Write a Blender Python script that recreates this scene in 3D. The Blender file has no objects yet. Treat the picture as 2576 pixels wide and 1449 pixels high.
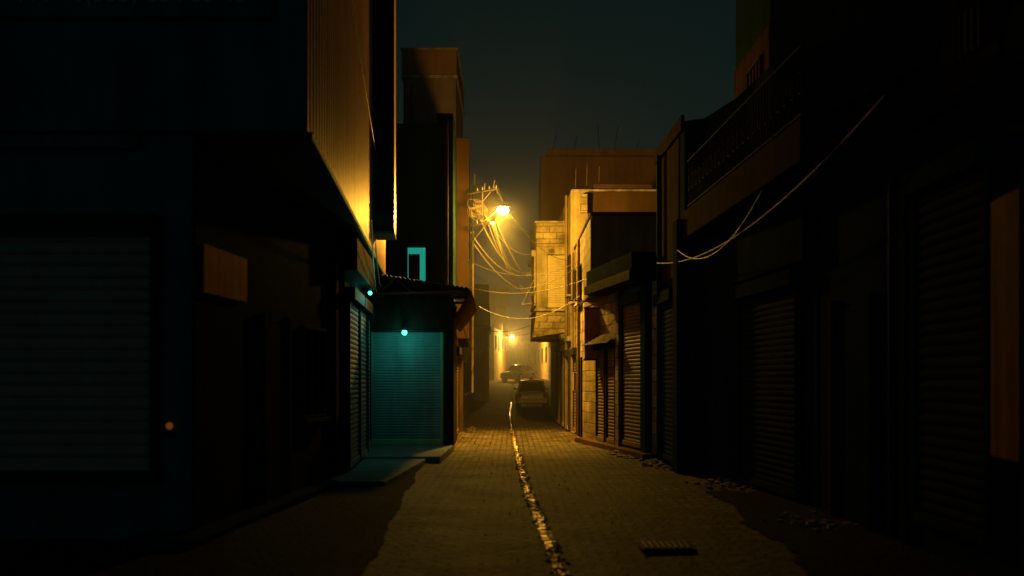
import bpy, bmesh, math, random
from mathutils import Vector, Matrix
random.seed(7)
S=bpy.context.scene
S.view_settings.view_transform='Standard'; S.view_settings.look='None'; S.view_settings.exposure=0
COL=S.collection

# ---------------------------------------------------------------- materials
def mat(name,c1,c2=None,scale=2.0,rough=0.85,bump=0.3,metal=0.0,streak=True,fine=40,spec=0.15):
    m=bpy.data.materials.new(name); m.use_nodes=True
    nt=m.node_tree; N=nt.nodes; L=nt.links; b=N['Principled BSDF']
    if c2 is None: c2=tuple(c*0.55 for c in c1)
    tc=N.new('ShaderNodeTexCoord')
    n1=N.new('ShaderNodeTexNoise'); n1.inputs['Scale'].default_value=scale; n1.inputs['Detail'].default_value=8; n1.inputs['Roughness'].default_value=0.65
    L.new(tc.outputs['Object'],n1.inputs['Vector'])
    mp=N.new('ShaderNodeMapping'); mp.inputs['Scale'].default_value=(3.5,3.5,0.25)
    L.new(tc.outputs['Object'],mp.inputs['Vector'])
    n2=N.new('ShaderNodeTexNoise'); n2.inputs['Scale'].default_value=scale; n2.inputs['Detail'].default_value=5
    L.new(mp.outputs[0],n2.inputs['Vector'])
    mx=N.new('ShaderNodeMix'); mx.data_type='FLOAT'; mx.inputs[0].default_value=0.5 if streak else 0.0
    L.new(n1.outputs['Fac'],mx.inputs[2]); L.new(n2.outputs['Fac'],mx.inputs[3])
    cr=N.new('ShaderNodeValToRGB'); cr.color_ramp.elements[0].position=0.36; cr.color_ramp.elements[1].position=0.62
    cr.color_ramp.elements[0].color=(*c2,1); cr.color_ramp.elements[1].color=(*c1,1)
    L.new(mx.outputs[0],cr.inputs['Fac']); L.new(cr.outputs['Color'],b.inputs['Base Color'])
    n3=N.new('ShaderNodeTexNoise'); n3.inputs['Scale'].default_value=fine; n3.inputs['Detail'].default_value=6
    L.new(tc.outputs['Object'],n3.inputs['Vector'])
    ad=N.new('ShaderNodeMath'); ad.operation='MULTIPLY_ADD'; ad.inputs[1].default_value=0.35
    L.new(n3.outputs['Fac'],ad.inputs[0]); L.new(n1.outputs['Fac'],ad.inputs[2])
    bp=N.new('ShaderNodeBump'); bp.inputs['Strength'].default_value=bump; bp.inputs['Distance'].default_value=0.05
    L.new(ad.outputs[0],bp.inputs['Height']); L.new(bp.outputs['Normal'],b.inputs['Normal'])
    b.inputs['Roughness'].default_value=rough; b.inputs['Metallic'].default_value=metal
    b.inputs['Specular IOR Level'].default_value=spec
    return m

def emis(name,c,s):
    m=bpy.data.materials.new(name); m.use_nodes=True; nt=m.node_tree
    b=nt.nodes['Principled BSDF']; b.inputs['Base Color'].default_value=(*[min(1,v) for v in c],1)
    b.inputs['Emission Color'].default_value=(*c,1); b.inputs['Emission Strength'].default_value=s
    n=nt.nodes.new('ShaderNodeTexNoise'); n.inputs['Scale'].default_value=6
    r=nt.nodes.new('ShaderNodeMapRange'); r.inputs[3].default_value=s*0.8; r.inputs[4].default_value=s*1.15
    nt.links.new(n.outputs['Fac'],r.inputs[0]); nt.links.new(r.outputs[0],b.inputs['Emission Strength'])
    return m

def brickmat(name,c1,c2,mortar,bw,bh,ms=0.01,rough=0.85,bump=0.6,wallmode=True,spec=0.15):
    m=bpy.data.materials.new(name); m.use_nodes=True
    nt=m.node_tree; N=nt.nodes; L=nt.links; b=N['Principled BSDF']
    tc=N.new('ShaderNodeTexCoord'); sx=N.new('ShaderNodeSeparateXYZ'); L.new(tc.outputs['Object'],sx.inputs[0])
    cb=N.new('ShaderNodeCombineXYZ')
    if wallmode:
        a=N.new('ShaderNodeMath'); a.operation='ADD'; L.new(sx.outputs[0],a.inputs[0]); L.new(sx.outputs[1],a.inputs[1])
        L.new(a.outputs[0],cb.inputs[0]); L.new(sx.outputs[2],cb.inputs[1])
    else:
        nn=N.new('ShaderNodeTexNoise'); nn.inputs['Scale'].default_value=0.8
        L.new(tc.outputs['Object'],nn.inputs['Vector'])
        q=N.new('ShaderNodeMath'); q.operation='MULTIPLY_ADD'; q.inputs[1].default_value=0.08
        L.new(nn.outputs['Fac'],q.inputs[0]); L.new(sx.outputs[1],q.inputs[2])
        L.new(sx.outputs[0],cb.inputs[0]); L.new(q.outputs[0],cb.inputs[1])
    br=N.new('ShaderNodeTexBrick'); br.inputs['Scale'].default_value=1; br.inputs['Brick Width'].default_value=bw; br.inputs['Row Height'].default_value=bh
    br.inputs['Mortar Size'].default_value=ms; br.inputs['Mortar Smooth'].default_value=0.3
    br.inputs['Color1'].default_value=(*c1,1); br.inputs['Color2'].default_value=(*c2,1); br.inputs['Mortar'].default_value=(*mortar,1)
    L.new(cb.outputs[0],br.inputs['Vector'])
    n1=N.new('ShaderNodeTexNoise'); n1.inputs['Scale'].default_value=1.1; n1.inputs['Detail'].default_value=8; n1.inputs['Roughness'].default_value=0.7
    L.new(tc.outputs['Object'],n1.inputs['Vector'])
    mr=N.new('ShaderNodeMapRange'); mr.inputs[1].default_value=0.35; mr.inputs[2].default_value=0.65; mr.inputs[3].default_value=0.3; mr.inputs[4].default_value=1.25
    L.new(n1.outputs['Fac'],mr.inputs[0])
    mx=N.new('ShaderNodeMix'); mx.data_type='RGBA'; mx.blend_type='MULTIPLY'; mx.inputs[0].default_value=1
    L.new(br.outputs['Color'],mx.inputs[6]); L.new(mr.outputs[0],mx.inputs[7])
    L.new(mx.outputs[2],b.inputs['Base Color'])
    n3=N.new('ShaderNodeTexNoise'); n3.inputs['Scale'].default_value=12; n3.inputs['Detail'].default_value=6; L.new(tc.outputs['Object'],n3.inputs['Vector'])
    h=N.new('ShaderNodeMath'); h.operation='MULTIPLY_ADD'; h.inputs[1].default_value=-1.2
    L.new(br.outputs['Fac'],h.inputs[0]); L.new(n3.outputs['Fac'],h.inputs[2])
    bp=N.new('ShaderNodeBump'); bp.inputs['Strength'].default_value=bump; bp.inputs['Distance'].default_value=0.03
    L.new(h.outputs[0],bp.inputs['Height']); L.new(bp.outputs['Normal'],b.inputs['Normal'])
    rr=N.new('ShaderNodeMapRange'); rr.inputs[3].default_value=rough-0.25; rr.inputs[4].default_value=rough+0.1
    L.new(n1.outputs['Fac'],rr.inputs[0]); L.new(rr.outputs[0],b.inputs['Roughness'])
    b.inputs['Specular IOR Level'].default_value=spec
    return m

M={}
M['darkwall']=mat('dark_plaster',(0.07,0.07,0.07),(0.035,0.035,0.035),1.2,spec=0.02)
M['near']=mat('soot_plaster',(0.014,0.032,0.032),(0.007,0.017,0.017),1.0,rough=0.95,spec=0.005)  # near-surface colour darkened in place of shade, as in nearb and nearsh
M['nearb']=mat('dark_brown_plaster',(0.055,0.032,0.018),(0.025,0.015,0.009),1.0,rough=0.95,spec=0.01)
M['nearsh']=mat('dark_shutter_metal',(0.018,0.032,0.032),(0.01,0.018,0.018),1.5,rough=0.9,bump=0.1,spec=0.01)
M['paleshut']=mat('pale_shutter_metal',(0.85,0.36,0.32),(0.6,0.26,0.23),1.2,rough=0.9,bump=0.1,spec=0.02)  # pinkish light from behind the camera put into the shutter colour
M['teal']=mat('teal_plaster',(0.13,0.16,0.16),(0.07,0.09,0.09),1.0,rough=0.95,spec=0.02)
M['concrete']=mat('concrete',(0.33,0.28,0.21),(0.18,0.15,0.11),1.3,bump=0.4)
M['plaster']=mat('old_plaster',(0.54,0.43,0.22),(0.16,0.12,0.065),1.3,bump=0.5)
M['mauve']=mat('mauve_render',(0.30,0.20,0.15),(0.18,0.12,0.09),1.1,bump=0.3)
M['brown']=mat('brown_plaster',(0.38,0.19,0.08),(0.22,0.105,0.045),0.8,bump=0.3,spec=0.05)
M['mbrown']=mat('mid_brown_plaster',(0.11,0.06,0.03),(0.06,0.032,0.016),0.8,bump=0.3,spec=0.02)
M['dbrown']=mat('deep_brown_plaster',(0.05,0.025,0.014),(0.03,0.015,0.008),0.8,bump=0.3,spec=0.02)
M['clad']=mat('cladding_paint',(0.80,0.44,0.22),(0.56,0.28,0.13),0.7,rough=0.42,bump=0.1,metal=0.25,spec=0.5)
M['shutter']=mat('teal_grey_shutter_metal',(0.32,0.37,0.36),(0.2,0.24,0.235),1.5,rough=0.7,bump=0.1,spec=0.05)
M['shutterb']=mat('brown_shutter_metal',(0.17,0.105,0.06),(0.09,0.056,0.032),1.5,rough=0.6,bump=0.1,spec=0.1)
M['shuttery']=mat('cream_shutter_metal',(0.6,0.49,0.26),(0.42,0.33,0.17),1.5,rough=0.5,bump=0.1)
M['tin']=mat('rusty_tin',(0.24,0.16,0.10),(0.11,0.07,0.04),2.5,rough=0.55,bump=0.2,metal=0.3)
M['dtin']=mat('tarnished_tin',(0.11,0.07,0.04),(0.05,0.03,0.018),2.5,rough=0.7,bump=0.2,spec=0.05)
M['black']=mat('dark_iron',(0.03,0.03,0.03),(0.015,0.015,0.015),4,rough=0.7,bump=0.1,spec=0.03)
M['wood']=mat('dark_wood',(0.04,0.027,0.018),(0.02,0.014,0.009),3,rough=0.8,spec=0.02)
M['orange']=mat('orange_sign_face',(0.7,0.24,0.06),(0.25,0.08,0.02),1.6,rough=0.8,bump=0.1,spec=0.02)  # orange lamplight put into the sign's base colour
M['door']=mat('varnished_wood',(0.26,0.085,0.025),(0.10,0.034,0.011),2,rough=0.8,bump=0.1,spec=0.03)  # not a door; warm light on the wall strip put into its base colour
M['cable']=mat('cable_rubber',(0.10,0.085,0.06),(0.06,0.05,0.04),8,rough=0.4,bump=0.0,spec=0.4)
M['cabley']=mat('old_cable_sheath',(0.55,0.44,0.22),(0.38,0.30,0.15),8,rough=0.4,bump=0.0,spec=0.5)
M['glass']=mat('window_glass',(0.02,0.025,0.03),(0.015,0.015,0.02),2,rough=0.12,bump=0.0,spec=0.4)
M['block']=brickmat('concrete_block',(0.54,0.42,0.22),(0.38,0.29,0.15),(0.2,0.15,0.08),0.42,0.2,0.012)
M['stone']=brickmat('stone_block',(0.34,0.25,0.14),(0.21,0.155,0.09),(0.09,0.065,0.04),0.5,0.26,0.014)
M['paver']=brickmat('paving_bricks',(0.20,0.145,0.08),(0.07,0.05,0.03),(0.009,0.007,0.005),0.27,0.135,0.02,rough=0.85,bump=1.0,wallmode=False,spec=0.10)
M['tar']=brickmat('tarred_paving',(0.035,0.033,0.028),(0.02,0.019,0.016),(0.007,0.007,0.006),0.27,0.135,0.018,rough=0.95,bump=0.8,wallmode=False,spec=0.02)  # paving colour darkened to stand in for shade
M['slab']=mat('pavement_concrete',(0.20,0.23,0.225),(0.12,0.14,0.14),2.5,rough=0.85,bump=0.3,streak=False,spec=0.1)
M['rubber']=mat('tyre',(0.02,0.02,0.02),None,5)
M['plate']=mat('plate_white',(0.7,0.7,0.66),(0.6,0.6,0.56),5,rough=0.4,bump=0)
M['chrome']=mat('chrome',(0.6,0.6,0.6),(0.5,0.5,0.5),5,rough=0.2,bump=0,metal=1)
M['tail']=mat('tail_lens',(0.35,0.02,0.01),(0.25,0.01,0.01),5,rough=0.15,bump=0)
M['paintl']=mat('silver_car_paint',(0.7,0.6,0.5),(0.58,0.5,0.42),3,rough=0.3,bump=0,spec=0.5)
M['lamp']=emis('sodium_lamp_glow',(1.0,0.70,0.20),55)
M['lampfar']=emis('far_lamp_glow',(1.0,0.75,0.35),20)
M['teallamp']=emis('teal_lamp_glow',(0.05,1.0,0.76),7)
M['tealwin']=emis('teal_window_glow',(0.005,0.32,0.25),0.8)
M['orangedot']=emis('indicator_glow',(0.5,0.12,0.02),0.22)
M['letter']=mat('sign_letter_paint',(0.35,0.38,0.38),(0.26,0.29,0.29),5,bump=0,spec=0.02)
def wetmat():
    m=bpy.data.materials.new('wet_gutter'); m.use_nodes=True; nt=m.node_tree; N=nt.nodes; L=nt.links; b=N['Principled BSDF']
    tc=N.new('ShaderNodeTexCoord')
    n=N.new('ShaderNodeTexNoise'); n.inputs['Scale'].default_value=9; n.inputs['Detail'].default_value=5; L.new(tc.outputs['Object'],n.inputs['Vector'])
    bp=N.new('ShaderNodeBump'); bp.inputs['Strength'].default_value=1.0; bp.inputs['Distance'].default_value=0.16
    L.new(n.outputs['Fac'],bp.inputs['Height']); L.new(bp.outputs['Normal'],b.inputs['Normal'])
    n2=N.new('ShaderNodeTexNoise'); n2.inputs['Scale'].default_value=7; n2.inputs['Detail'].default_value=7; n2.inputs['Roughness'].default_value=0.7; L.new(tc.outputs['Object'],n2.inputs['Vector'])
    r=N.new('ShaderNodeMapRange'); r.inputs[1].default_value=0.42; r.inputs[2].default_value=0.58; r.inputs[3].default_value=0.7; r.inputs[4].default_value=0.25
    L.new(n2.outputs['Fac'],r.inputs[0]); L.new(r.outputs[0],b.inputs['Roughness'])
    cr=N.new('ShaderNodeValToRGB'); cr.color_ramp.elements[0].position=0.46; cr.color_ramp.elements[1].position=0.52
    cr.color_ramp.elements[0].color=(0.06,0.035,0.015,1); cr.color_ramp.elements[1].color=(0.95,0.68,0.28,1)  # golden patches are painted glints; dark ones are dirt in the wet channel
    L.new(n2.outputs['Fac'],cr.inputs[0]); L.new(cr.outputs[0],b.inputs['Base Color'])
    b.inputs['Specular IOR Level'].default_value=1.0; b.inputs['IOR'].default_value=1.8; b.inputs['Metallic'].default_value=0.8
    return m
M['wet']=wetmat()

# ---------------------------------------------------------------- geometry helpers
def empty(name,loc=(0,0,0)):
    e=bpy.data.objects.new(name,None); COL.objects.link(e); e.location=loc; e.empty_display_size=0.3; return e
def mo(name,v,f,m,par=None,smooth=False):
    me=bpy.data.meshes.new(name); me.from_pydata([tuple(p) for p in v],[],f); me.update()
    bm=bmesh.new(); bm.from_mesh(me); bmesh.ops.recalc_face_normals(bm,faces=bm.faces); bm.to_mesh(me); bm.free()
    if smooth:
        for p in me.polygons: p.use_smooth=True
    o=bpy.data.objects.new(name,me); COL.objects.link(o)
    me.materials.append(M[m] if isinstance(m,str) else m)
    if par: o.parent=par
    return o
def prism(name,fp,z0,z1,m,par=None,bev=0.02):
    n=len(fp); v=[(x,y,z0) for x,y in fp]+[(x,y,z1) for x,y in fp]
    f=[tuple(range(n)),tuple(range(n,2*n))]+[(i,(i+1)%n,n+(i+1)%n,n+i) for i in range(n)]
    o=mo(name,v,f,m,par)
    if bev:
        b=o.modifiers.new('b','BEVEL'); b.width=bev; b.segments=2; b.limit_method='ANGLE'
    return o
def box(name,x0,x1,y0,y1,z0,z1,m,par=None,bev=0.01):
    return prism(name,[(x0,y0),(x1,y0),(x1,y1),(x0,y1)],z0,z1,m,par,bev)
class Wall:
    def __init__(s,p0,p1,toward=None):
        s.p0=Vector(p0); s.p1=Vector(p1); d=s.p1-s.p0; s.L=d.length; s.d=d/s.L
        n=Vector((-s.d.y,s.d.x)); t=Vector(toward) if toward else Vector((0,min(p0[1],p1[1])-3))
        if (t-s.p0).dot(n)<0: n=-n
        s.n=n
    def pt(s,t,o): return s.p0+s.d*t+s.n*o
    def box(s,name,t0,t1,z0,z1,o0,o1,m,par=None,bev=0.008):
        fp=[s.pt(t0,o0),s.pt(t1,o0),s.pt(t1,o1),s.pt(t0,o1)]
        return prism(name,[(p.x,p.y) for p in fp],z0,z1,m,par,bev)
    def sheet(s,name,us,vs,offs,vertical,m,par=None):
        v=[];f=[]
        if vertical:
            for u,o in zip(us,offs):
                p=s.pt(u,o); v+= [(p.x,p.y,vs[0]),(p.x,p.y,vs[1])]
        else:
            for z,o in zip(vs,offs):
                a=s.pt(us[0],o); b=s.pt(us[1],o); v+=[(a.x,a.y,z),(b.x,b.y,z)]
        k=len(v)//2
        for i in range(k-1): f.append((2*i,2*i+1,2*i+3,2*i+2))
        return mo(name,v,f,m,par)
    def shutter(s,name,t0,t1,z0,z1,m,par=None,pitch=0.085,depth=0.022,off=0.03,frame='black'):
        vs=[];of=[]; z=z0
        while z<z1:
            for a,b in ((0,0),(0.12,0.6),(0.4,1),(0.7,0.85),(0.92,0.25)):
                zz=z+a*pitch
                if zz<z1: vs.append(zz); of.append(off+b*depth)
            z+=pitch
        s.sheet(name,(t0,t1),vs,of,False,m,par)
        if frame:
            s.box(name+'_rail_a',t0-0.07,t0,z0,z1,0,off+0.05,frame,par); s.box(name+'_rail_b',t1,t1+0.07,z0,z1,0,off+0.05,frame,par)
            s.box(name+'_hood',t0-0.07,t1+0.07,z1,z1+0.2,0,off+0.13,frame,par)
            s.box(name+'_bottom_bar',t0,t1,z0-0.01,z0+0.09,off,off+0.045,m,par)
    def ribs(s,name,t0,t1,z0,z1,m,par=None,pitch=0.2,depth=0.03,off=0.02):
        us=[];of=[]; t=t0
        while t<t1:
            for a,b in ((0,0),(0.55,0),(0.65,1),(0.9,1)):
                tt=t+a*pitch
                if tt<=t1: us.append(tt); of.append(off+b*depth)
            t+=pitch
        us.append(t1); of.append(off)
        return s.sheet(name,us,(z0,z1),of,True,m,par)
    def window(s,name,t0,t1,z0,z1,par,frame='black',glass='glass',bars=2,sill=True,sillm='concrete'):
        s.box(name+'_glass',t0,t1,z0,z1,0.0,0.012,glass,par,0)
        w=0.05
        s.box(name+'_jamb_a',t0-w,t0,z0,z1,0,0.06,frame,par); s.box(name+'_jamb_b',t1,t1+w,z0,z1,0,0.06,frame,par)
        s.box(name+'_head',t0-w,t1+w,z1,z1+w,0,0.065,frame,par); s.box(name+'_base',t0-w,t1+w,z0-w,z0,0,0.065,frame,par)
        if sill: s.box(name+'_sill',t0-0.12,t1+0.12,z0-w-0.06,z0-w,0,0.13,sillm,par)
        for i in range(bars):
            t=t0+(t1-t0)*(i+1)/(bars+1); s.box(name+'_bar%d'%i,t-0.012,t+0.012,z0,z1,0.014,0.05,frame,par,0)
def tube(name,pts,r,m,par=None,seg=8):
    cu=bpy.data.curves.new(name,'CURVE'); cu.dimensions='3D'; cu.bevel_depth=r; cu.bevel_resolution=2; cu.use_fill_caps=True
    lst=pts if isinstance(pts[0][0],(tuple,list,Vector)) else [pts]
    for P in lst:
        sp=cu.splines.new('POLY'); sp.points.add(len(P)-1)
        for i,p in enumerate(P): sp.points[i].co=(*p,1)
    o=bpy.data.objects.new(name,cu); COL.objects.link(o); cu.materials.append(M[m])
    if par: o.parent=par
    return o
def cat(a,b,sag,n=18,wob=0.0):
    a=Vector(a);b=Vector(b);P=[]
    for i in range(n+1):
        t=i/n; p=a.lerp(b,t); p.z-=sag*4*t*(1-t)
        if wob and 0<i<n: p+=Vector((random.uniform(-wob,wob),0,random.uniform(-wob,wob)))
        P.append(tuple(p))
    return P
def cyl(name,a,b,r,m,par=None,n=16,r2=None):
    a=Vector(a);b=Vector(b);d=(b-a).normalized(); u=d.orthogonal().normalized(); w=d.cross(u); r2=r if r2 is None else r2
    v=[];f=[]
    for i in range(n):
        t=2*math.pi*i/n; q=u*math.cos(t)+w*math.sin(t); v.append(a+q*r); v.append(b+q*r2)
    for i in range(n): f.append((2*i,2*((i+1)%n),2*((i+1)%n)+1,2*i+1))
    f.append(tuple(range(0,2*n,2))); f.append(tuple(range(1,2*n,2)))
    return mo(name,v,f,m,par)
def ball(name,loc,r,m,par,sc=(1,1,1)):
    bpy.ops.mesh.primitive_uv_sphere_add(segments=20,ring_count=12,radius=r,location=loc); o=bpy.context.object; o.name=name; o.scale=sc; o.data.materials.append(M[m]); o.parent=par
    for q in o.data.polygons: q.use_smooth=True
    return o

# ---------------------------------------------------------------- terrain
def gz(y):
    K=[(-40,0),(50,0),(58,0.25),(70,0.78),(85,1.43),(100,1.72),(120,1.9),(400,2.0)]
    for (a,za),(b,zb) in zip(K,K[1:]):
        if y<=b: return za+(zb-za)*max(0,(y-a))/(b-a)
    return 2.0
G=[(1.2,-4),(0.62,4),(0.50,6.5),(0.415,8.34),(0.372,9.93),(0.285,12.7),(0.235,14.5),(0.155,19.2),(0.07,26.6),(0.0,33),(-0.05,39),(-0.1,50),(0.05,70)]
def gx(y):
    for (xa,a),(xb,b) in zip(G,G[1:]):
        if y<=b: return xa+(xb-xa)*(y-a)/(b-a)
    return G[-1][0]
ys=[-40,-10,-3]+[i*0.5 for i in range(0,121)]+[62,65,70,75,80,85,90,95,100,110,120,150,250,400]
ys=sorted(set(ys))
gh=0.065
def strip(name,fa,fb,za,m,par=None,nx=1,Y=None):
    v=[];f=[]; Y=Y or ys
    for y in Y:
        a=fa(y);b=fb(y)
        for k in range(nx+1):
            t=k/nx; v.append((a+(b-a)*t,y,gz(y)+za(a+(b-a)*t,y)))
    for i in range(len(Y)-1):
        for k in range(nx):
            q=i*(nx+1)+k; f.append((q,q+1,q+nx+2,q+nx+1))
    return mo(name,v,f,m,par)
road=empty('cobbled_street')
und=lambda x,y:0.022*math.sin(x*1.7+y*0.6)*math.sin(y*0.43+x) if abs(x)<6 and y<60 else 0
zz_=lambda x,y:(0.025*min(1,abs(x-gx(y))/2))+und(x,y)*min(1,abs(x-gx(y)))
strip('paving_west',lambda y:-6.0,lambda y:gx(y)-gh,zz_,'paver',road,14)
strip('paving_east',lambda y:gx(y)+gh,lambda y:6.0,zz_,'paver',road,14)
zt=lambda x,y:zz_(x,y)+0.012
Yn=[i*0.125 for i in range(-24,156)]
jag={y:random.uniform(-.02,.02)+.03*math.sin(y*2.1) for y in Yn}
strip('tarred_verge_west',lambda y:-6.0,lambda y:-1.19-.046*(y-8.3)+jag[y],zt,'tar',road,14,Yn)  # dark strip along a shadow edge; the shade is painted on the paving
strip('tarred_verge_east',lambda y:1.95+0.06*y+jag[y]*3,lambda y:6.0,zt,'tar',road,10,Yn[:140])  # same painted shade over the right-hand paving
gut=empty('street_gutter')
v=[];f=[]
yy=[i*0.2 for i in range(-15,300)]
for y in yy:
    jl=random.uniform(-0.015,0.015); jr=random.uniform(-0.015,0.015)
    x=gx(y); v+=[(x-gh-0.003,y,gz(y)-0.002),(x-gh*0.6+jl,y,gz(y)-0.03),(x+gh*0.6+jr,y,gz(y)-0.03),(x+gh+0.003,y,gz(y)-0.002)]
for i in range(len(yy)-1):
    for k in range(3): q=4*i+k; f.append((q,q+1,q+5,q+4))
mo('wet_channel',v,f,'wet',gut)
v=[];f=[]
for i in range(700):
    y=random.uniform(3,45); s=random.uniform(.015,.05); side=random.choice((-1,1)); x=gx(y)+side*(gh+random.uniform(-.06,.02)); b=len(v)
    for k in range(6):
        a=k*1.047; v.append((x+s*math.cos(a)*random.uniform(.5,1),y+2.2*s*math.sin(a)*random.uniform(.6,1),gz(y)+.004+.0))
    v.append((x,y,gz(y)+s*.5)); f+=[(b+k,b+(k+1)%6,b+6) for k in range(6)]
mo('silt',v,f,'dbrown',gut)
v=[];f=[]
for y in ys:
    for x in (-300,-30,-6,6,30,300): v.append((x,y,gz(y)-0.08))
for i in range(len(ys)-1):
    for k in range(5): q=i*6+k; f.append((q,q+1,q+7,q+6))
mo('ground',v,f,'darkwall')
def rubble(name,spots,m):
    v=[];f=[]
    for (cx,cy,sx,sy,n,smin,smax) in spots:
        for _ in range(n):
            x=random.gauss(cx,sx);y=random.gauss(cy,sy);s=random.uniform(smin,smax); b=len(v); zz=gz(y)+0.02
            h=s*random.uniform(0.4,0.8); a=random.uniform(0,6.28)
            for k in range(5):
                t=a+k*1.2566; v.append((x+s*math.cos(t)*random.uniform(.7,1),y+s*math.sin(t)*random.uniform(.7,1),zz-0.02))
            for k in range(5):
                t=a+k*1.2566; v.append((x+s*.6*math.cos(t),y+s*.6*math.sin(t),zz+h*random.uniform(.6,1)))
            f.append(tuple(range(b+5,b+10)))
            for k in range(5): f.append((b+k,b+(k+1)%5,b+5+(k+1)%5,b+5+k))
    return mo(name,v,f,m)
rubble('rubble',[(2.5,21.2,.15,.8,110,.02,.12),(2.7,18.9,.12,.6,40,.02,.1),(3.1,15.4,.2,.5,50,.02,.09),(3.3,11.4,.2,.5,30,.02,.09),(1.5,30,.1,2,30,.02,.05),(-1.3,31,.08,2,25,.02,.05),(0.1,28,1.0,6,70,.006,.018),(0.3,14,1.0,4,50,.006,.015)],'mauve')

# ---------------------------------------------------------------- LEFT: corner shop building
A=empty('corner_shop_building')
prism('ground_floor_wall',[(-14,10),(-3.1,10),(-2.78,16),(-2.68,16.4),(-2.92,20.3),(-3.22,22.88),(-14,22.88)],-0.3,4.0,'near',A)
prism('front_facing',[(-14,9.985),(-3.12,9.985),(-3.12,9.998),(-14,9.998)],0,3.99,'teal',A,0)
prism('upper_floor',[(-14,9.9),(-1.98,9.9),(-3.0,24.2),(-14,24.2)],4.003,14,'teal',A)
W=Wall((-1.98,9.9),(-3.0,24.2)); W.ribs('cladding',0.0,W.L,3.98,14,'clad',A,pitch=0.25,depth=0.012,off=0.006)
W.box('cladding_flashing',0,W.L,3.93,4.0,0,0.05,'dtin',A)
W.box('sign_bracket_box',9.72,10.56,4.45,14,0.03,0.40,'near',A)
W.box('sign_bracket_edge',9.74,10.5,4.47,14,0.40,0.415,'clad',A)
W.box('sign_bracket_foot',9.68,10.6,4.39,4.45,0.03,0.42,'dtin',A)
F=Wall((-14,9.985),(-3.12,9.985))
F.shutter('large_shutter',3,F.L-0.39,0.73,3.0,'paleshut',A,pitch=0.116,depth=0.05,frame='near')
F.box('window_ledge',2.9,F.L-0.3,0.6,0.72,0,0.16,'near',A)
F.box('fascia_ledge',0,F.L-0.5,3.84,3.97,0,0.1,'teal',A)
ball('doorbell',(-3.325,9.94,1.15),0.035,'orangedot',A,(1,.5,1))
F.box('doorbell_plate',F.L-0.28,F.L-0.16,1.04,1.10,0,0.025,'black',A)
SW=Wall((-3.1,10),(-2.78,16))
SW.box('wall_sign_panel',0.12,1.5,2.46,2.95,0.02,0.05,'orange',A)
SW.box('side_door',2.2,3.2,0,2.3,0,0.03,'near',A); SW.box('side_door_frame',2.1,2.2,0,2.4,0,0.07,'near',A); SW.box('side_door_frame2',3.2,3.3,0,2.4,0,0.07,'near',A)
SW.window('side_window',4.0,5.2,1.1,2.3,A,frame='near',glass='near',sillm='near')
SW.box('side_pilaster',5.75,5.95,0,3.4,0,0.09,'nearb',A)
LW=Wall((-2.68,16.4),(-2.92,20.3))
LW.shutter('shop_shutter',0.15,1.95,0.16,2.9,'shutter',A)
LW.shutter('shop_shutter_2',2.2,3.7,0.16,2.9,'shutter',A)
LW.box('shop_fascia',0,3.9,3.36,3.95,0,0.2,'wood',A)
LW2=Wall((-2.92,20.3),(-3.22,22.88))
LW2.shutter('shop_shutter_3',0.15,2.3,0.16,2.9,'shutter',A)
box('sign_board',-5.2,-2.3,9.82,9.89,5.08,6.2,'teal',A)
tx=bpy.data.curves.new('sign_text','FONT'); tx.body='444 - 0(535) 854 85 45'; tx.size=0.24; tx.extrude=0.005
to=bpy.data.objects.new('sign_text',tx); COL.objects.link(to); to.location=(-4.78,9.81,5.215); to.rotation_euler=(math.pi/2,0,0); tx.materials.append(M['letter']); to.parent=A
pv=empty('pavement')
prism('kerb_slab_a',[(-3.3,19.3),(-1.36,19.3),(-1.30,22.9),(-3.3,22.9)],-0.1,0.15,'slab',pv,0.025)
prism('kerb_slab_b',[(-2.95,15.0),(-1.86,15.0),(-1.62,19.29),(-2.95,19.29)],-0.1,0.11,'slab',pv,0.025)
prism('kerb_slab_c',[(-3.6,9.4),(-2.9,9.4),(-2.55,14.99),(-3.2,14.99)],-0.1,0.13,'near',pv,0.025)

# ---------------------------------------------------------------- kiosk
K=empty('kiosk_shop')
prism('kiosk_wall',[(-3.2,22.92),(-1.34,22.92),(-1.45,27.0),(-3.2,27.0)],-0.1,3.5,'wood',K)
KF=Wall((-3.2,22.92),(-1.34,22.92))
KF.shutter('kiosk_shutter',0.1,1.62,0.17,2.67,'shutter',K,pitch=0.06,depth=0.014,frame=None)
KF.box('shutter_sill',0.05,1.66,0.15,0.27,0.0,0.09,'shuttery',K)
KF.box('shutter_rail',1.60,1.67,0.15,2.7,0,0.07,'shuttery',K)
KF.box('shutter_rail_l',0.03,0.1,0.15,2.7,0,0.07,'shutter',K)
KF.box('kiosk_pillar',1.68,1.90,0.0,3.4,-0.02,0.14,'wood',K)
KF.box('kiosk_fascia',0.0,1.88,2.70,3.44,0,0.42,'wood',K)
KF.box('fascia_trim',0.0,1.89,2.66,2.70,0,0.44,'black',K)
def corr_quad(name,a,b,c,d,n,depth,m,par):
    a,b,c,d=map(Vector,(a,b,c,d)); nn=(b-a).cross(d-a).normalized(); v=[];f=[]
    for i in range(n*4+1):
        t=i/(n*4); o=nn*(depth*math.sin(i*math.pi/2)); v+= [a.lerp(b,t)+o,d.lerp(c,t)+o]
    for i in range(n*4): f.append((2*i,2*i+1,2*i+3,2*i+2))
    o=mo(name,v,f,m,par); s=o.modifiers.new('s','SOLIDIFY'); s.thickness=0.006; return o
corr_quad('tin_roof',(-3.1,22.5,3.95),(-0.92,22.35,3.60),(-1.0,27,3.62),(-3.0,26.8,4.0),22,0.018,'tin',K)
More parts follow.
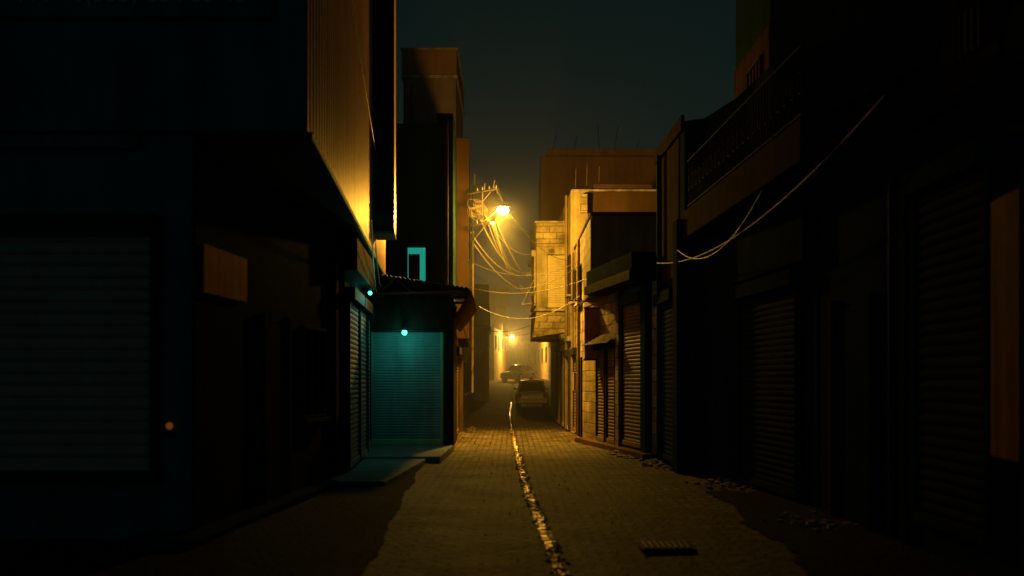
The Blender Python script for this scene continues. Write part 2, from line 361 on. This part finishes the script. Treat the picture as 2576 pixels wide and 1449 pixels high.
corr_quad('side_awning',(-0.9,22.6,3.56),(-0.95,28,3.5),(-1.42,28,2.9),(-1.34,22.7,2.86),40,0.015,'dtin',K)
for i,y in enumerate((22.45,24,25.6)): cyl('roof_beam%d'%i,(-3.2,y,3.49),(-0.95,y,3.53),0.03,'dtin',K)
tube('roof_struts',[[(-2.95,22.7,3.5),(-2.6,22.7,3.85)],[(-2.6,22.7,3.85),(-2.2,22.7,3.52)],[(-3.1,22.5,3.5),(-3.1,22.5,3.95)]],0.02,'tin',K)
def teal_lamp(x,y,z,p,r=0.055,dx=0):
    e=empty('wall_light',(0,0,0))
    ball('bulb',(x,y,z),r,'teallamp',e)
    cyl('socket',(x,y,z+r*0.8),(x,y,z+r*0.8+0.06),0.03,'black',e)
    l=bpy.data.lights.new('teal_bulb','POINT'); l.energy=p; l.color=(0.06,0.85,0.70); l.shadow_soft_size=0.05
    lo=bpy.data.objects.new('bulb_light',l); COL.objects.link(lo); lo.location=(x+dx,y-0.12,z-0.1); lo.parent=e
teal_lamp(-2.35,22.38,2.63,5.5)
teal_lamp(-2.62,18.9,3.2,14.0,0.035,0.25)

# ---------------------------------------------------------------- dark flat block behind kiosk
B=empty('dark_apartment_block')
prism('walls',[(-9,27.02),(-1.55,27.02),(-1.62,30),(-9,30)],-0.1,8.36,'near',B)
box('roof_parapet',-1.98,-1.56,27.05,28,8.36,8.64,'near',B)
BF=Wall((-9,27.02),(-1.55,27.02))
BF.box('teal_window_light',6.25,6.72,4.2,5.08,0,0.012,'tealwin',B,0)
BF.box('window_curtain',6.27,6.57,4.2,4.91,0.014,0.03,'black',B,0.03)
BF.box('win_head',6.2,6.77,5.08,5.14,0,0.07,'wood',B); BF.box('win_jamb',6.2,6.25,4.1,5.08,0,0.07,'wood',B); BF.box('win_jamb2',6.72,6.77,4.1,5.08,0,0.07,'wood',B)
cyl('drainpipe',(-1.72,26.94,3.4),(-1.72,26.94,8.4),0.05,'black',B)
C=empty('overhanging_house')
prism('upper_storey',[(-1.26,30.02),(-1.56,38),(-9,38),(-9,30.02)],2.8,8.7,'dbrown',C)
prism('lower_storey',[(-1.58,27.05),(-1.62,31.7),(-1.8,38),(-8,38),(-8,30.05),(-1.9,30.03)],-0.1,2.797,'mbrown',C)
CW=Wall((-1.58,27.05),(-1.62,31.7),(0,30)); CW.box('door',3.0,3.8,0,2.1,0,0.04,'wood',C); CW.box('gate_post',4.0,4.3,0,2.2,0,0.13,'mbrown',C)
CW.shutter('side_shutter',0.6,2.6,0.1,2.3,'shutterb',C)
CU=Wall((-1.26,30.02),(-1.56,38),(0,33)); CU.window('window_a',1,2,4,5.2,C,sillm='near'); CU.window('window_b',4,5,4,5.2,C,sillm='near')
cyl('wall_pipe',(-1.2,31,1.2),(-1.18,31,5.6),0.035,'tin',C)
T=empty('rooftop_tower')
box('tower_body',-4.24,-2.19,40,46,0,13.4,'mauve',T); box('tower_top',-4.3,-2.16,39.95,46,13.403,14.46,'brown',T)
box('tower_ledge',-4.32,-2.12,39.9,46,13.36,13.48,'plaster',T); box('coping',-4.34,-2.1,39.9,46,14.46,14.54,'plaster',T)
tube('railing',[[(-4.15,39.6,10.5),(-4.15,39.6,13)],[(-3.9,39.6,10.5),(-3.9,39.6,13)],[(-4.15,39.6,12.6),(-3.9,39.6,12.6)],[(-4.15,39.6,11.9),(-3.9,39.6,11.9)],[(-4.15,39.6,11.2),(-3.9,39.6,11.2)]],0.02,'black',T)

# ---------------------------------------------------------------- wall bracket for power lines & lamp
U=empty('power_line_bracket')
cyl('mast',(-1.16,29.9,5.0),(-1.1,29.9,7.6),0.04,'black',U)
for z,x1 in ((7.02,-0.42),(6.08,-0.55)):
    tube('crossarm',[[(-1.3,29.9,z),(x1,29.2,z+0.02)]],0.022,'dtin',U)
tube('brace',[[(-1.16,29.8,5.6),(-0.72,29.4,6.08)],[(-0.8,29.5,7.0),(-0.78,29.5,7.25)],[(-0.55,29.3,7.0),(-0.5,29.3,7.3)],[(-1.1,29.8,6.5),(-0.6,29.4,7.0)],[(-0.85,29.5,6.3),(-0.85,29.5,7.0)]],0.014,'tin',U)
for i,x in enumerate((-0.45,-0.65,-0.85,-1.0)):
    for z in (7.06,6.12): cyl('insulator',(x,29.22+(-0.45-x)*0.8,z),(x,29.22+(-0.45-x)*0.8,z+0.09),0.022,'concrete',U,10,0.015)
loops=[]
for k in range(20):
    P=[];cx=random.gauss(-0.95,.10);cy=29.5;cz=random.gauss(6.5,.12);r=random.uniform(.05,.19);ph=random.uniform(0,6)
    for i in range(14):
        t=ph+i*0.5; P.append((cx+r*math.cos(t)*random.uniform(.7,1.2),cy+0.15*math.sin(t*1.3),cz+r*math.sin(t)*random.uniform(.7,1.1)))
    loops.append(P)
tube('wire_coils',loops,0.007,'tin',U)
ball('lamp_reflector',(-0.56,28.9,6.02),0.035,'lamp',U)  # glowing ball stands in for a glint beside the lamp

def street_lamp(lx,ly,lz,arm0,glow,size=0.13):
    e=empty('street_lamp')
    k=1 if arm0[0]<lx else -1
    tube('arm',[[arm0,(lx-0.32*k,ly+.1,lz-0.12),(lx-0.12*k,ly,lz+0.03)]],0.022,'tin',e)
    v=[];f=[];n=16;rings=[(-1,0.02),(-.85,.45),(-.3,.9),(.3,1),(.8,.75),(1,.1)]
    for (t,r) in rings:
        for q in range(n):
            a=2*math.pi*q/n; v.append((lx+t*size*1.5,ly+math.cos(a)*size*r*.8,lz+0.09+max(-0.1,math.sin(a))*size*r*.8))
    for i in range(len(rings)-1):
        for q in range(n): f.append((i*n+q,i*n+(q+1)%n,(i+1)*n+(q+1)%n,(i+1)*n+q))
    mo('hood',v,f,'tin',e,True)
    ball('lens',(lx,ly,lz-0.01),size,glow,e,(1.15,.8,.85))
    return e
e=street_lamp(-0.25,28,6.24,(-1.2,30,5.95),'lamp',0.14)
def light(name,loc,en,col,par,size=0.12,aim=None,ang=60,blend=0.5):
    l=bpy.data.lights.new(name,'SPOT' if aim else 'POINT'); l.energy=en; l.color=col; l.shadow_soft_size=size
    o=bpy.data.objects.new(name,l); COL.objects.link(o); o.location=loc; o.parent=par
    if aim:
        l.spot_size=math.radians(ang); l.spot_blend=blend
        o.rotation_euler=(Vector(aim)-Vector(loc)).to_track_quat('-Z','Y').to_euler()
    return o
light('lamp_light',(-0.25,28,6.02),1500,(1.0,0.54,0.05),e)
light('lamp_side_beam',(-0.3,27.95,6.05),2800,(1,.45,.035),e,0.12,(-5.2,18,8.2),62,0.7)  # extra spot added inside the lamp to brighten the cladding
light('lamp_down_beam',(-0.25,28,5.98),4200,(1.0,0.53,0.05),e,0.12,(0.1,27.5,0),105,0.8)  # extra spot added inside the lamp to brighten the ground below

# ---------------------------------------------------------------- RIGHT: bay window house
R=empty('bay_window_house')
prism('walls',[(1.77,30.52),(1.62,37),(1.66,43.9),(9,43.9),(9,30.52)],-0.1,7.28,'plaster',R)
prism('front_render',[(2.25,30.47),(8.9,30.47),(8.9,30.515),(2.25,30.515)],4.0,7.2,'mbrown',R)
prism('roof_shed',[(2.45,30.6),(4.2,30.6),(4.2,33),(2.45,33)],7.28,7.45,'mbrown',R)
prism('stair_block',[(2.0,30.3),(2.24,30.3),(2.24,30.5),(2.0,30.5)],6.55,7.1,'block',R)
fr=[(0.75,32),(0.66,36),(1.66,36),(1.73,32)]
prism('bay_parapet',fr,5.86,6.5,'block',R)
prism('bay_coping',[(0.71,31.96),(0.62,36.03),(1.64,36.03),(1.73,31.96)],6.5,6.56,'plaster',R)
prism('bay_body',[(0.77,32.03),(0.68,36),(1.64,36),(1.72,32.03)],3.8,5.857,'plaster',R)
prism('bay_sill',[(0.70,31.94),(0.62,36.03),(1.64,36.03),(1.73,31.94)],3.74,3.82,'plaster',R)
v=[(0.76,32.01,3.737),(0.68,36,3.737),(1.64,36,3.737),(1.72,32.01,3.737),(0.66,32.2,2.93),(0.64,36,2.93),(1.64,36,2.93),(1.71,32.2,3.1)]
mo('bay_base',v,[(0,1,2,3),(4,5,6,7),(0,1,5,4),(1,2,6,5),(2,3,7,6),(3,0,4,7)],'block',R)
BW=Wall((0.77,32.03),(1.72,32.03))
BW.shutter('bay_blind',0.34,0.90,3.86,5.5,'shuttery',R,pitch=0.07,depth=0.014,off=0.012,frame='plaster')
BW.box('bay_panel_band',0.02,0.93,5.76,5.85,0,0.03,'plaster',R)
t2=bpy.data.curves.new('bay_label','FONT'); t2.body='YES'; t2.size=0.13; t2.extrude=0.003
o2=bpy.data.objects.new('bay_label',t2); COL.objects.link(o2); o2.rotation_euler=(math.pi/2,0,0); t2.materials.append(M['black']); o2.parent=R; o2.location=(1.12,31.86,5.56)
BS=Wall((0.77,32.03),(0.68,36),(-1,34)); BS.shutter('bay_side_blind',0.5,3.4,3.95,5.5,'shuttery',R,pitch=0.07,depth=0.014,off=0.012,frame='plaster')
cyl('vent_drum',(1.5,31.7,2.86),(1.8,31.7,2.95),0.13,'chrome',R)
cyl('vent_drum_rim',(1.47,31.7,2.85),(1.52,31.7,2.865),0.16,'black',R)
RW=Wall((1.77,30.52),(1.62,37))
RW.shutter('cream_shutter',0.3,1.5,0.1,2.3,'shuttery',R,pitch=0.08); RW.shutter('cream_shutter_2',1.9,3.2,0.1,2.5,'shuttery',R,pitch=0.08); RW.shutter('cream_shutter_3',3.7,5.6,0.1,2.6,'shuttery',R)
RW.box('lintel',0,6.4,2.75,2.9,0,0.12,'concrete',R)
RW.window('upper_window',0.15,0.75,4.2,5.3,R,frame='wood')
cyl('drainpipe',(1.66,31.2,0.1),(1.66,31.2,7.2),0.05,'tin',R)
tube('rebar',[[(1.9+i*.35,30.7+(i%2)*.2,7.2),(1.92+i*.35,30.7+(i%2)*.2,7.2+random.uniform(.4,1.0))] for i in range(3)],0.01,'tin',R)

# low stone shop house
Q=empty('stone_shop_house')
prism('ground_floor',[(1.86,30.5),(1.86,26),(2.84,20.02),(9,20.02),(9,30.5)],-0.1,3.6,'stone',Q)
prism('upper_floor',[(1.863,30.46),(1.863,24.0),(9,24.0),(9,30.46)],3.603,5.45,'teal',Q)
prism('upper_side_facing',[(1.84,30.45),(1.84,24.02),(1.862,24.02),(1.862,30.45)],3.61,5.38,'stone',Q,0)
prism('parapet_cap',[(1.83,30.46),(1.83,23.96),(3.4,23.96),(3.4,24.2),(2.1,24.2),(2.1,30.46)],5.453,5.53,'mbrown',Q)
QA=Wall((1.84,30.5),(1.84,26),(0,28)); QA.window('window_a',0.5,1.1,3.9,4.7,Q); QA.window('window_b',2.6,3.5,3.7,4.6,Q,frame='wood')
QB=Wall((1.86,30.5),(1.86,26),(0,28))
QB.shutter('shop_shutter',0.5,1.9,0.12,2.3,'shutterb',Q); QB.box('door',2.7,3.5,0,2.2,0,0.04,'wood',Q)
cyl('pipe',(1.76,27.1,0.1),(1.76,27.1,5.3),0.045,'tin',Q); cyl('pipe2',(1.76,29.9,0.1),(1.76,29.9,5.3),0.04,'tin',Q)
QB.box('meter_box',2.15,2.5,1.3,1.8,0,0.18,'concrete',Q)
QO=Wall((1.86,26),(2.84,20.02))
QO.shutter('narrow_shutter',1.45,2.15,0.16,2.3,'shutterb',Q,pitch=0.075); QO.shutter('narrow_shutter_2',2.4,3.1,0.16,2.3,'shutterb',Q,pitch=0.075)
QO.shutter('tall_shutter',3.75,5.15,0.2,3.2,'shutterb',Q,pitch=0.08)
QO.box('plinth',0,6.0,0,0.14,0,0.28,'mbrown',Q)
QO.box('pilaster',3.35,3.62,0.14,3.6,0,0.12,'stone',Q); QO.box('pilaster_2',5.35,5.7,0.14,3.6,0,0.14,'near',Q)
QO.box('canopy',2.2,6.0,3.55,3.75,0,0.55,'wood',Q); QO.box('canopy_face',2.2,6.0,3.753,4.1,0,0.5,'near',Q)
corr_quad('shutter_awning',(1.93,24.9,2.65),(2.35,22.7,2.65),(2.1,22.6,2.42),(1.68,24.8,2.42),14,0.012,'dtin',Q)
sg=empty('shop_sign'); box('sign_panel',1.74,2.30,24.55,24.66,2.1,3.3,'brown',sg); box('sign_frame_top',1.72,2.32,24.53,24.68,3.3,3.34,'dtin',sg); box('sign_frame_bottom',1.72,2.32,24.53,24.68,2.06,2.1,'dtin',sg)
tube('sign_bracket',[[(1.75,24.68,3.32),(2.1,25.4,3.5)],[(1.4,24.6,3.5),(2.2,25,3.5)]],0.018,'tin',sg)
D=empty('brown_rear_building')
prism('upper_walls',[(1.23,44),(1.35,52),(7.5,52),(7.5,44)],3.5,11.2,'brown',D); prism('lower_walls',[(1.68,44.02),(1.95,51),(7.5,51),(7.5,44.02)],-0.1,3.497,'plaster',D)
prism('roof_block',[(1.5,44.3),(1.6,52),(7.3,52),(7.3,44.3)],11.203,11.6,'brown',D)
tube('rebar',[[(1.9+i*.9+random.uniform(-.2,.2),44.5,11.4),(1.92+i*.9,44.5,11.4+random.uniform(.5,1.5))] for i in range(6)],0.012,'black',D)

E=empty('balcony_house')
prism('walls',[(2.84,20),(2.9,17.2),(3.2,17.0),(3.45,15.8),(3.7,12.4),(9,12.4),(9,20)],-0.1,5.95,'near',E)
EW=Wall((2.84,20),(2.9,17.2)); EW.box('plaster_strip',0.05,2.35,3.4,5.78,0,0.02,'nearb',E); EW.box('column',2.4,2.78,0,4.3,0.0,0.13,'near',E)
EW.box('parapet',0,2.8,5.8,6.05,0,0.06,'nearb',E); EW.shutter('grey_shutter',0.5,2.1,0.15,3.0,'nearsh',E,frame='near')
cyl('drainpipe',(2.76,19.2,0.1),(2.76,19.2,5.8),0.05,'black',E)
prism('balcony_slab',[(2.86,17.4),(3.1,11),(4.0,11),(3.5,17.4)],3.95,4.42,'nearb',E)
BA=Wall((2.88,17.35),(3.11,11.05))
r=[]
for i in range(48):
    p=BA.pt(0.05+i*0.131,-0.05); r.append([(p.x,p.y,4.42),(p.x,p.y,5.25)])
    if i%2==0:
        c=BA.pt(0.115+i*0.131,-0.05); r.append([(c.x+BA.d.x*.06*math.cos(a),c.y+BA.d.y*.06*math.cos(a),4.85+.12*math.sin(a)) for a in [k*.7 for k in range(10)]])
for z in (4.5,5.25): a=BA.pt(0,-0.05);b=BA.pt(6.2,-0.05); r.append([(a.x,a.y,z),(b.x,b.y,z)])
tube('balcony_railing',r,0.01,'black',E)
EX=Wall((3.45,15.8),(3.7,12.4)); EX.shutter('dark_shutter',0.4,2.8,0.1,2.8,'nearsh',E,frame='near')
EX.box('fascia',0.2,3.3,3.05,3.7,0,0.15,'near',E)
H=empty('tower_house')
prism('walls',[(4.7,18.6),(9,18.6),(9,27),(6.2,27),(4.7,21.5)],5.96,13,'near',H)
HW=Wall((4.7,18.6),(4.7,21.5),(0,20)); HW.box('plaster_front',0.0,2.9,6.0,8.08,0,0.03,'nearb',H)
HV=Wall((4.665,18.6),(4.665,21.5),(0,20)); HV.window('barred_window',0.5,1.5,6.9,7.6,H,glass='brown',bars=3,sillm='mbrown')

J=empty('tall_corner_house')
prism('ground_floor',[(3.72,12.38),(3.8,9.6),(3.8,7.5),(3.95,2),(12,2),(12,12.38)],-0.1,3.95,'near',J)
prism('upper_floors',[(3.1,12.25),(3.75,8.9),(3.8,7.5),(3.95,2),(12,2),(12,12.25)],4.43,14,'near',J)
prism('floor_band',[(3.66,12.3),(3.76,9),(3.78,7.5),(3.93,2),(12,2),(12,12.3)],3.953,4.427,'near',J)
JW=Wall((3.8,9.6),(3.8,7.5)); JW.shutter('side_shutter',0.1,1.5,0.3,3.3,'nearsh',J,pitch=0.1,depth=0.03,frame='near')
prism('window_leaf',[(3.79,7.95),(3.70,7.93),(3.62,7.3),(3.79,7.3)],1.0,2.98,'door',J)  # added slab standing in for an orange-lit strip of wall
JU=Wall((3.75,8.9),(3.8,7.5)); JU.box('plaster_bay',0.0,1.0,4.0,7.5,0,0.03,'nearb',J)
for k in range(3):
    z=4.25+k*0.5
    JU.box('lattice_glass%d'%k,0.28,0.82,z,z+0.36,0.03,0.04,'glass',J,0)
    for i in range(5): JU.box('lattice%d_%d'%(k,i),0.3+i*.11,0.33+i*.11,z,z+0.36,0.04,0.07,'mbrown',J,0)
JX=Wall((3.72,12.38),(3.8,9.6)); JX.box('door',0.7,1.7,0,2.4,0,0.04,'near',J); JX.box('door_post',0.55,0.7,0,2.5,0,0.1,'nearb',J); JX.box('door_post2',1.7,1.85,0,2.5,0,0.1,'near',J)
cyl('drainpipe',(3.72,10.0,0.1),(3.72,10.0,3.9),0.045,'black',J)
dg=empty('drain_grate'); box('frame',1.2,1.7,9.4,9.85,0.02,0.045,'black',dg)
for i in range(8): box('bar%d'%i,1.23+i*.056,1.255+i*.056,9.44,9.81,0.046,0.056,'tin',dg,0)

# ---------------------------------------------------------------- far street
def house(name,fp,zt,m):
    e=empty(name); prism('walls',fp,-0.1,zt,m,e); return e
def front_windows(e,p0,p1,z,w,h,n,toward=None):
    w0=Wall(p0,p1,toward)
    for i in range(n):
        t=w0.L*(i+.5)/n; w0.window('window%d'%i,t-w/2,t+w/2,z,z+h,e,bars=1)
h1=house('plaster_house',[(-1.82,38.02),(-2.3,60),(-9,60),(-9,38.02)],2.9,'brown'); front_windows(h1,(-1.82,38.02),(-2.3,60),1.1,.9,1.1,5,(0,45))
h2=house('plaster_house',[(-1.35,60.02),(-1.6,72),(-9,72),(-9,60.02)],7.2,'concrete'); front_windows(h2,(-6,60.02),(-1.35,60.02),4.8,.7,1.1,6); front_windows(h2,(-1.35,60.02),(-1.6,72),4.8,.7,1.1,3,(0,66))
h3=house('plaster_house',[(-1.55,88),(-0.55,100),(-9,100),(-9,88)],6.1,'plaster'); front_windows(h3,(-1.55,88),(-0.55,100),4.4,.8,1,4,(1,94)); front_windows(h3,(-5,88),(-1.55,88),4.4,.6,1,3)
box('parapet',-1.3,-0.9,94,96,6.1,6.8,'plaster',h3)
h4=house('plaster_house',[(-2.7,112),(-0.35,112),(-0.35,122),(-9,122),(-9,112)],11.8,'brown'); front_windows(h4,(-2.7,112),(-0.35,112),8.6,.5,1,2)
h5=house('plaster_house',[(0.3,124),(1.4,118),(9,118),(9,130),(0.3,130)],5.8,'plaster')
box('roof_block',.6,1.3,124,126,5.8,6.6,'plaster',h5); box('roof_block2',1.9,2.6,119,121,5.8,6.9,'concrete',h5)
h6=house('plaster_house',[(2.1,52.1),(2.35,60),(2.9,75),(3.2,90),(12,90),(12,52.1)],4.3,'concrete'); front_windows(h6,(2.35,60),(2.9,75),2.2,1,1.2,4,(0,66))
h7=house('plaster_house',[(3.2,90.02),(1.9,116),(12,116),(12,90.02)],5.2,'plaster'); front_windows(h7,(3.2,90.02),(1.9,116),3.3,1,1.2,6,(0,100))
h8=house('plaster_house',[(-1.62,72.02),(-2.6,80),(-2.2,87.9),(-9,87.9),(-9,72.02)],5.0,'plaster')
e2=street_lamp(0.0,95,5.6,(-1.0,95.5,5.6),'lampfar',0.15)
light('lamp_light',(0.0,94,5.3),3200,(1,.54,.08),e2)

# ---------------------------------------------------------------- cars
def car(name,loc,rz,tilt,paint,L=4.2,W=1.7,H=1.42,boxy=False):
    e=empty(name,loc); e.rotation_euler=(tilt,0,rz)
    st=[(0,.62,.80,.38),(.02,.86,.93,.28),(.12,.93,.98,.22),(.3,.93,1,.2),(.5,.91,1,.2),(.7,.88,1,.2),(.86,.8 if not boxy else .86,.98,.22),(.97,.66 if not boxy else .8,.92,.28),(1,.5 if not boxy else .66,.82,.36)]
    v=[];f=[];hw=W/2
    for t,zt,wf,zb in st:
        y=-L/2+t*L; w=hw*wf
        ring=[(-w*.93,zb),(-w,zb+.12),(-w,zt-.14),(-w*.93,zt-.02),(-w*.4,zt+.02),(w*.4,zt+.02),(w*.93,zt-.02),(w,zt-.14),(w,zb+.12),(w*.93,zb)]
        v+=[(x,y,z) for x,z in ring]
    for i in range(len(st)-1):
        for k in range(10): f.append((i*10+k,i*10+(k+1)%10,(i+1)*10+(k+1)%10,(i+1)*10+k))
    f.append(tuple(range(10))); f.append(tuple(range(len(v)-10,len(v))))
    b=mo('body',v,f,paint,e,True); b.modifiers.new('s','SUBSURF').levels=2; b.modifiers['s'].render_levels=2
    gs=[(.10,.90,.86),(.22,H-.05,.66),(.34,H,.68),(.5,H,.68),(.58,H-.04,.66),(.73,.88,.86)]
    base=[]; top=[]
    for t,z,wf in gs:
        y=-L/2+t*L; base.append((hw*.87,y,.9)); top.append((hw*wf,y,z))
    gv=[];gf=[]
    for (bx,by,bz),(tx_,ty,tz) in zip(base,top): gv+=[(-bx,by,bz),(-tx_,ty,tz),(tx_,ty,tz),(bx,by,bz)]
    for i in range(len(gs)-1):
        for k in range(3): gf.append((4*i+k,4*i+k+1,4*i+k+5,4*i+k+4))
    mo('glasshouse',gv,gf,'glass',e)
    rv=[];rf=[]
    for i in (1,2,3,4):
        x,y,z=top[i]
        rv+=[(-x-.01,y,z+.004),(-x*.6,y,z+.03),(x*.6,y,z+.03),(x+.01,y,z+.004)]
    for i in range(3):
        for k in range(3): rf.append((4*i+k,4*i+k+1,4*i+k+5,4*i+k+4))
    ro=mo('roof',rv,rf,paint,e,True); so=ro.modifiers.new('s','SOLIDIFY'); so.thickness=.03
    pil=[]
    for sx in (-1,1):
        a=Vector((sx*hw*.87,base[0][1],.9)); c=Vector((sx*top[1][0],top[1][1],top[1][2])); pil.append([tuple(a),tuple(c)])
        a=Vector((sx*hw*.87,base[5][1],.9)); c=Vector((sx*top[4][0],top[4][1],top[4][2])); pil.append([tuple(a),tuple(c)])
        pil.append([(sx*hw*.88,-L/2+.45*L,.9),(sx*hw*.69,-L/2+.45*L,H)]); pil.append([(sx*hw*.88,-L/2+.27*L,.9),(sx*hw*.69,-L/2+.28*L,H)])
    tube('pillars',pil,0.035,paint,e)
    for i,(sx,t) in enumerate(((-1,.19),(1,.19),(-1,.81),(1,.81))):
        y=-L/2+t*L; x=sx*hw
        cyl('wheel_arch%d'%i,(x*.7,y,.33),(x*1.003,y,.33),.37,'black',e,24)
        cyl('wheel%d'%i,(x*.75,y,.31),(x*1.02,y,.31),.31,'rubber',e,24); cyl('hub%d'%i,(x*1.0,y,.31),(x*1.03,y,.31),.19,'chrome',e,16)
    yr=-L/2
    box('rear_bumper',-hw*.9,hw*.9,yr-.07,yr+.2,.3,.5,paint if not boxy else 'chrome',e,.05)
    box('number_plate',-.26,.26,yr-.03,yr+.02,.62,.74,'plate',e,.005)
    for sx in (-1,1): box('tail_light',sx*hw*.82-.13,sx*hw*.82+.13,yr-.025,yr+.15,.6,.82,'tail',e,.03)
    box('boot_trim',-hw*.55,hw*.55,yr-.02,yr+.06,.80,.825,'chrome',e,.005)
    yf=L/2
    box('front_bumper',-hw*.92,hw*.92,yf-.2,yf+.08,.3,.46,'chrome' if boxy else paint,e,.04)
    box('grille',-hw*.5,hw*.5,yf-.1,yf+.02,.5,.66,'black',e,.01)
    for sx in (-1,1): box('headlight',sx*hw*.74-.14,sx*hw*.74+.14,yf-.15,yf+.025,.5,.68,'chrome',e,.04)
    box('front_plate',-.26,.26,yf+.08,yf+.09,.33,.43,'plate',e,.003)
    for sx in (-1,1): box('mirror',sx*(hw+.02)-.08,sx*(hw+.02)+.08,.55,.67,.9,1.02,paint,e,.03)
    return e
car('parked_car',(1.05,55.2,gz(55.2)-.03),0,math.atan(0.031),'paintl')
car('parked_car',(0.55,86.5,gz(86.5)),math.radians(155),-0.02,'paintl',4.1,1.62,1.38,True)

# ---------------------------------------------------------------- cables
W_=[]
def cb(a,b,s,w=0.0): W_.append(cat(a,b,s,22,w))
hub=(-0.75,29.3,6.3); cb(hub,(0.62,32.2,5.55),0.35); cb(hub,(0.6,33,5.0),0.7); cb((-0.5,29.1,6.1),(0.6,34,4.8),0.9)
cb((-0.45,29.1,6.12),(0.62,32.2,4.7),0.25); cb((-0.9,29.4,6.2),(0.58,31.9,4.95),0.5); cb((-0.6,29.2,6.1),(0.4,33,4.4),0.3); cb((-0.55,29.2,6.05),(0.45,33,4.2),0.15)
cb((-1.2,29.9,5.9),(0.58,31.9,4.9),0.45); cb((-1.2,29.9,5.7),(0.7,32.1,4.3),0.35)
tube('overhead_cables',W_,0.0085,'cabley')
W_=[]
cb((-0.5,29.2,7.1),(1.75,31,5.2),0.5); cb((-1.3,30,5.1),(1.8,29,4.9),0.4); cb((-1.2,32,4.9),(1.8,26.5,4.6),0.55); cb((-1.2,30,4.3),(2.3,24,4.2),0.35)
cb((-0.9,28,3.6),(1.9,27,3.9),0.5); cb((0.6,32,3.1),(2.35,23.5,4.4),0.5); cb((-1.2,40,3.6),(1.6,38,4.2),0.4); cb((-1.4,55,4.4),(2,50,4.5),0.6); cb((-1.2,80,5.6),(2.6,76,5.0),0.6)
cb((-2.0,10.3,7.9),(-2.75,22.5,5.2),0.15); cb((-0.4,29.2,7.05),(1.3,44,8.0),.6)
tube('overhead_cables',W_,0.008,'cable')
tube('service_cable',[cat((2.68,18.9,3.75),(3.35,9.2,4.15),0.42,30)],0.011,'tin')
tube('service_cable',[cat((2.75,17.0,3.75),(3.1,12.5,4.0),0.45,24),cat((1.55,27,2.9),(2.5,21.5,3.9),0.4,24)],0.007,'cable')
tube('service_cable',[cat((-2.2,16,4.1),(-3.0,22.8,3.55),0.35),cat((-2.4,18,4.0),(-2.9,22.8,3.7),0.25),cat((-1.3,27,3.0),(-0.9,33,2.6),0.35)],0.012,'cable')
bk=empty('cable_bracket'); tube('bracket_bars',[[(0.7,32.1,4.75),(0.3,31.5,3.9)],[(0.3,31.5,3.9),(0.62,31.5,3.95)],[(0.7,32,4.2),(0.25,31.6,4.5)]],0.016,'concrete',bk)

# ---------------------------------------------------------------- haze
bpy.ops.mesh.primitive_cube_add(size=1,location=(0,75,12)); hz=bpy.context.object; hz.name='night_haze'; hz.scale=(60,96.4,26)
hm=bpy.data.materials.new('haze'); hm.use_nodes=True; hm.node_tree.nodes.clear()
o_=hm.node_tree.nodes.new('ShaderNodeOutputMaterial'); vs=hm.node_tree.nodes.new('ShaderNodeVolumeScatter'); vs.inputs['Density'].default_value=0.008; vs.inputs['Anisotropy'].default_value=0.7
hm.node_tree.links.new(vs.outputs[0],o_.inputs['Volume']); hz.data.materials.append(hm)

# ---------------------------------------------------------------- world
w=bpy.data.worlds.new('World'); S.world=w; w.use_nodes=True; nt=w.node_tree; bg=nt.nodes['Background']
sk=nt.nodes.new('ShaderNodeTexSky'); sk.sky_type='NISHITA'; sk.sun_disc=False; sk.sun_elevation=math.radians(8); sk.sun_rotation=math.radians(200)
bw=nt.nodes.new('ShaderNodeRGBToBW'); nt.links.new(sk.outputs[0],bw.inputs[0])
mx=nt.nodes.new('ShaderNodeMix'); mx.data_type='RGBA'; mx.blend_type='MULTIPLY'; mx.inputs[0].default_value=1
mx.inputs[7].default_value=(0.16,0.88,0.90,1); nt.links.new(bw.outputs[0],mx.inputs[6]); nt.links.new(mx.outputs[2],bg.inputs['Color'])
bg.inputs['Strength'].default_value=0.0036

# ---------------------------------------------------------------- camera
cd=bpy.data.cameras.new('camera'); cam=bpy.data.objects.new('camera',cd); COL.objects.link(cam); S.camera=cam
cam.location=(0,0,1.6); cam.rotation_euler=(math.pi/2,0,0); cd.lens=36; cd.sensor_width=36; cd.shift_y=(955-724.5)/2576; cd.clip_end=1000
cd.dof.use_dof=True; cd.dof.focus_distance=28; cd.dof.aperture_fstop=1.0
